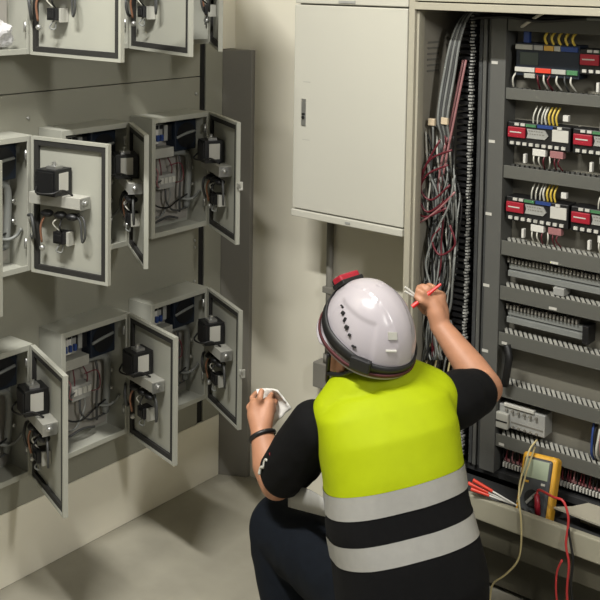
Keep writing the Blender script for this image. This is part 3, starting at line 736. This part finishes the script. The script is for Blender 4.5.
# helmet
HA, HB, HH = .132, .107, .15
def dome(phi, th, out=0):
    ct, st = cos(th), sin(th); c, s_ = cos(phi), sin(phi)
    r = 1.0
    return Vector(((HA+out)*c*st-.008, (HB+out)*s_*st, (HH+out)*ct if ct > 0 else (.12+out)*ct))
def rim(phi): return radians(96+8*abs(sin(phi))**2+(10 if cos(phi) < 0 else -2)*abs(cos(phi)))
def HP(p, z0=.035): return HL(p.x, p.y, p.z+z0)
b = MB(); NP, NT = 96, 36; rows = []
top = b.bm.verts.new(HP(dome(0, 0)))
for i in range(1, NT+1):
    row = []
    for k in range(NP):
        ph = 2*pi*k/NP; th = rim(ph)*i/NT
        ex = 0
        a = abs(math.atan2(sin(ph), cos(ph)))
        if 1.0 < a < 2.3 and .46 < th/rim(ph) < .98: ex = -.0045                # sunk side panels
        if abs(sin(ph))*th < .33 and th/rim(ph) < .93: ex = .0025               # centre ridge
        if i >= NT-1: ex += .004 if cos(ph) < .4 else .012                      # rolled rim and short peak
        row.append(b.bm.verts.new(HP(dome(ph, th, ex))))
    rows.append(row)
for k in range(NP): b.bm.faces.new((top, rows[0][k], rows[0][(k+1) % NP]))
for A, B in zip(rows[:-1], rows[1:]):
    for k in range(NP): b.bm.faces.new((A[k], B[k], B[(k+1) % NP], A[(k+1) % NP]))
helmet = b.build('helmet', helm, root, smooth=True, off=RO)
sl = helmet.modifiers.new('t', 'SOLIDIFY'); sl.thickness = .004; sl.offset = -1
sb = helmet.modifiers.new('s', 'SUBSURF'); sb.levels = 1; sb.render_levels = 1
def band(fn, wid, out, name, m):
    b = MB(); A = []
    for k in range(73):
        ph = 2*pi*k/72; th = fn(ph)
        A.append([b.bm.verts.new(HP(dome(ph, th-wid/2, out))), b.bm.verts.new(HP(dome(ph, th+wid/2, out)))])
    for p, q in zip(A[:-1], A[1:]): b.bm.faces.new((p[0], p[1], q[1], q[0]))
    o = b.build(name, m, helmet, smooth=True, off=RO); s2 = o.modifiers.new('t', 'SOLIDIFY'); s2.thickness = .004; s2.offset = 1; return o
def strapth(ph): c = cos(ph); return radians(84-20*max(c, 0)**2)+(rim(ph)-radians(84)-.22)*max(0, -c+.15)/1.15
band(strapth, .19, .002, 'head_strap', blackp)
band(lambda ph: rim(ph)-.13, .075, .004, 'rim_strap', maroon)
# clip, headlamp, vents
def onhelm(ph, th, out): return HP(dome(ph, th, out))
def frame(ph, th):
    e = .01; p = onhelm(ph, th, 0); a = (onhelm(ph+e, th, 0)-p).normalized(); c = (onhelm(ph, th+e, 0)-p).normalized(); n = a.cross(c).normalized()
    if n.dot(p-hc) < 0: n = -n
    return p-RO, a, c, n
p, a, c, n = frame(-2.15, radians(90)); MB().obox(p+n*.008, a, c, n, .026, .017, .009).build('strap_clip', blackp, helmet, .004)
p, a, c, n = frame(0, radians(48))
lb = MB().obox(p+n*.013, a, c, n, .033, .018, .012).build('headlamp', redp, helmet, .005)
MB().obox(p+n*.004, a, c, n, .036, .024, .006).obox(p+n*.012+c*.018, a, c, n, .03, .007, .011).build('headlamp_mount', blackp, lb, .003)
p2 = p+n*.016+c*.027; MB().cyl(p2-c*.004, p2, .009).build('headlamp_lens', pale, lb)
for ph, th, w_, h_ in ((-1.2, 52, .005, .002), (-1.36, 56, .0045, .0045), (-1.5, 60, .0022, .006), (-1.63, 65, .005, .005), (-1.76, 70, .0035, .0035), (-1.92, 78, .006, .002)):
    for s in (1, -1):
        p, a, c, n = frame(ph*s, radians(th)); MB().obox(p-n*.002, a, c, n, w_, h_, .003).build('vent', blackp, helmet, .0008)
p, a, c, n = frame(-2.75, radians(58)); MB().obox(p, a, c, n, .011, .009, .0035).build('badge', lgrey, helmet)
p, a, c, n = frame(-2.72, radians(72)); MB().obox(p, a, c, n, .013, .0022, .0035).build('badge_line', whitep, helmet)
# chin strap
MB().tube([HL(.02, -.1, -.0), HL(.025, -.085, -.06), HL(.045, -.05, -.125), HL(.05, 0, -.14), HL(.045, .05, -.125), HL(.025, .085, -.06), HL(.02, .1, 0)], .006, 8).tube([HL(-.06, -.09, .0), HL(-.02, -.088, -.04), HL(.022, -.086, -.065)], .006, 8).build('chin_strap', blackp, helmet, smooth=True, off=RO)
# ------------------------------------------------------------------ held things
A, B = WD(412, 307, 2.975), WD(441, 284, 2.99)
t = empty('screwdriver', A, 'bright red screwdriver held in the raised right hand of the worker', 'screwdriver')
MB().cyl((0, 0, 0), (B-A)*.62, .0062, .0062, 14).build('handle', redlight, t, .001)
MB().cyl((B-A)*.62, B-A, .005, .0035, 12).build('blade', redlight, t)
A, B = WD(405, 287, 2.99), WD(420, 299, 3.0)
t = empty('tweezers', A, 'white tweezer-like tips pinched between finger and thumb at the rack', 'tweezers')
MB().cyl((0, 0, 0), B-A, .0035, .0045, 10).build('prong', whitep, t)
MB().cyl(-HR*.001+UP*-.012, B-A-UP*.002, .003, .0045, 10).build('prong', whitep, t)
# folded paper in the left hand
C0 = WD(272, 405, 2.965)
b = MB(); n1, n2 = 14, 12; G = []
q0, q1, q2, q3 = WD(256, 389, 2.985), WD(277, 391, 2.96), WD(291, 409, 2.95), WD(272, 428, 2.95)
for i in range(n1+1):
    row = []
    for j in range(n2+1):
        u, v = i/n1, j/n2
        p = q0*(1-u)*(1-v)+q1*u*(1-v)+q2*u*v+q3*(1-u)*v
        p += FW*(.03*sin(u*3.0)*sin(v*2.2+.4)-.012*abs(noise.noise(Vector((u*3, v*3, 2)))))
        row.append(b.bm.verts.new(p))
    G.append(row)
for i in range(n1):
    for j in range(n2): b.bm.faces.new((G[i][j], G[i+1][j], G[i+1][j+1], G[i][j+1]))
pp = b.build('folded_paper', paperm, smooth=True, off=C0); pp.location = C0
s2 = pp.modifiers.new('t', 'SOLIDIFY'); s2.thickness = .004
tag(pp, 'white folded paper held in the left hand of the worker', 'paper')
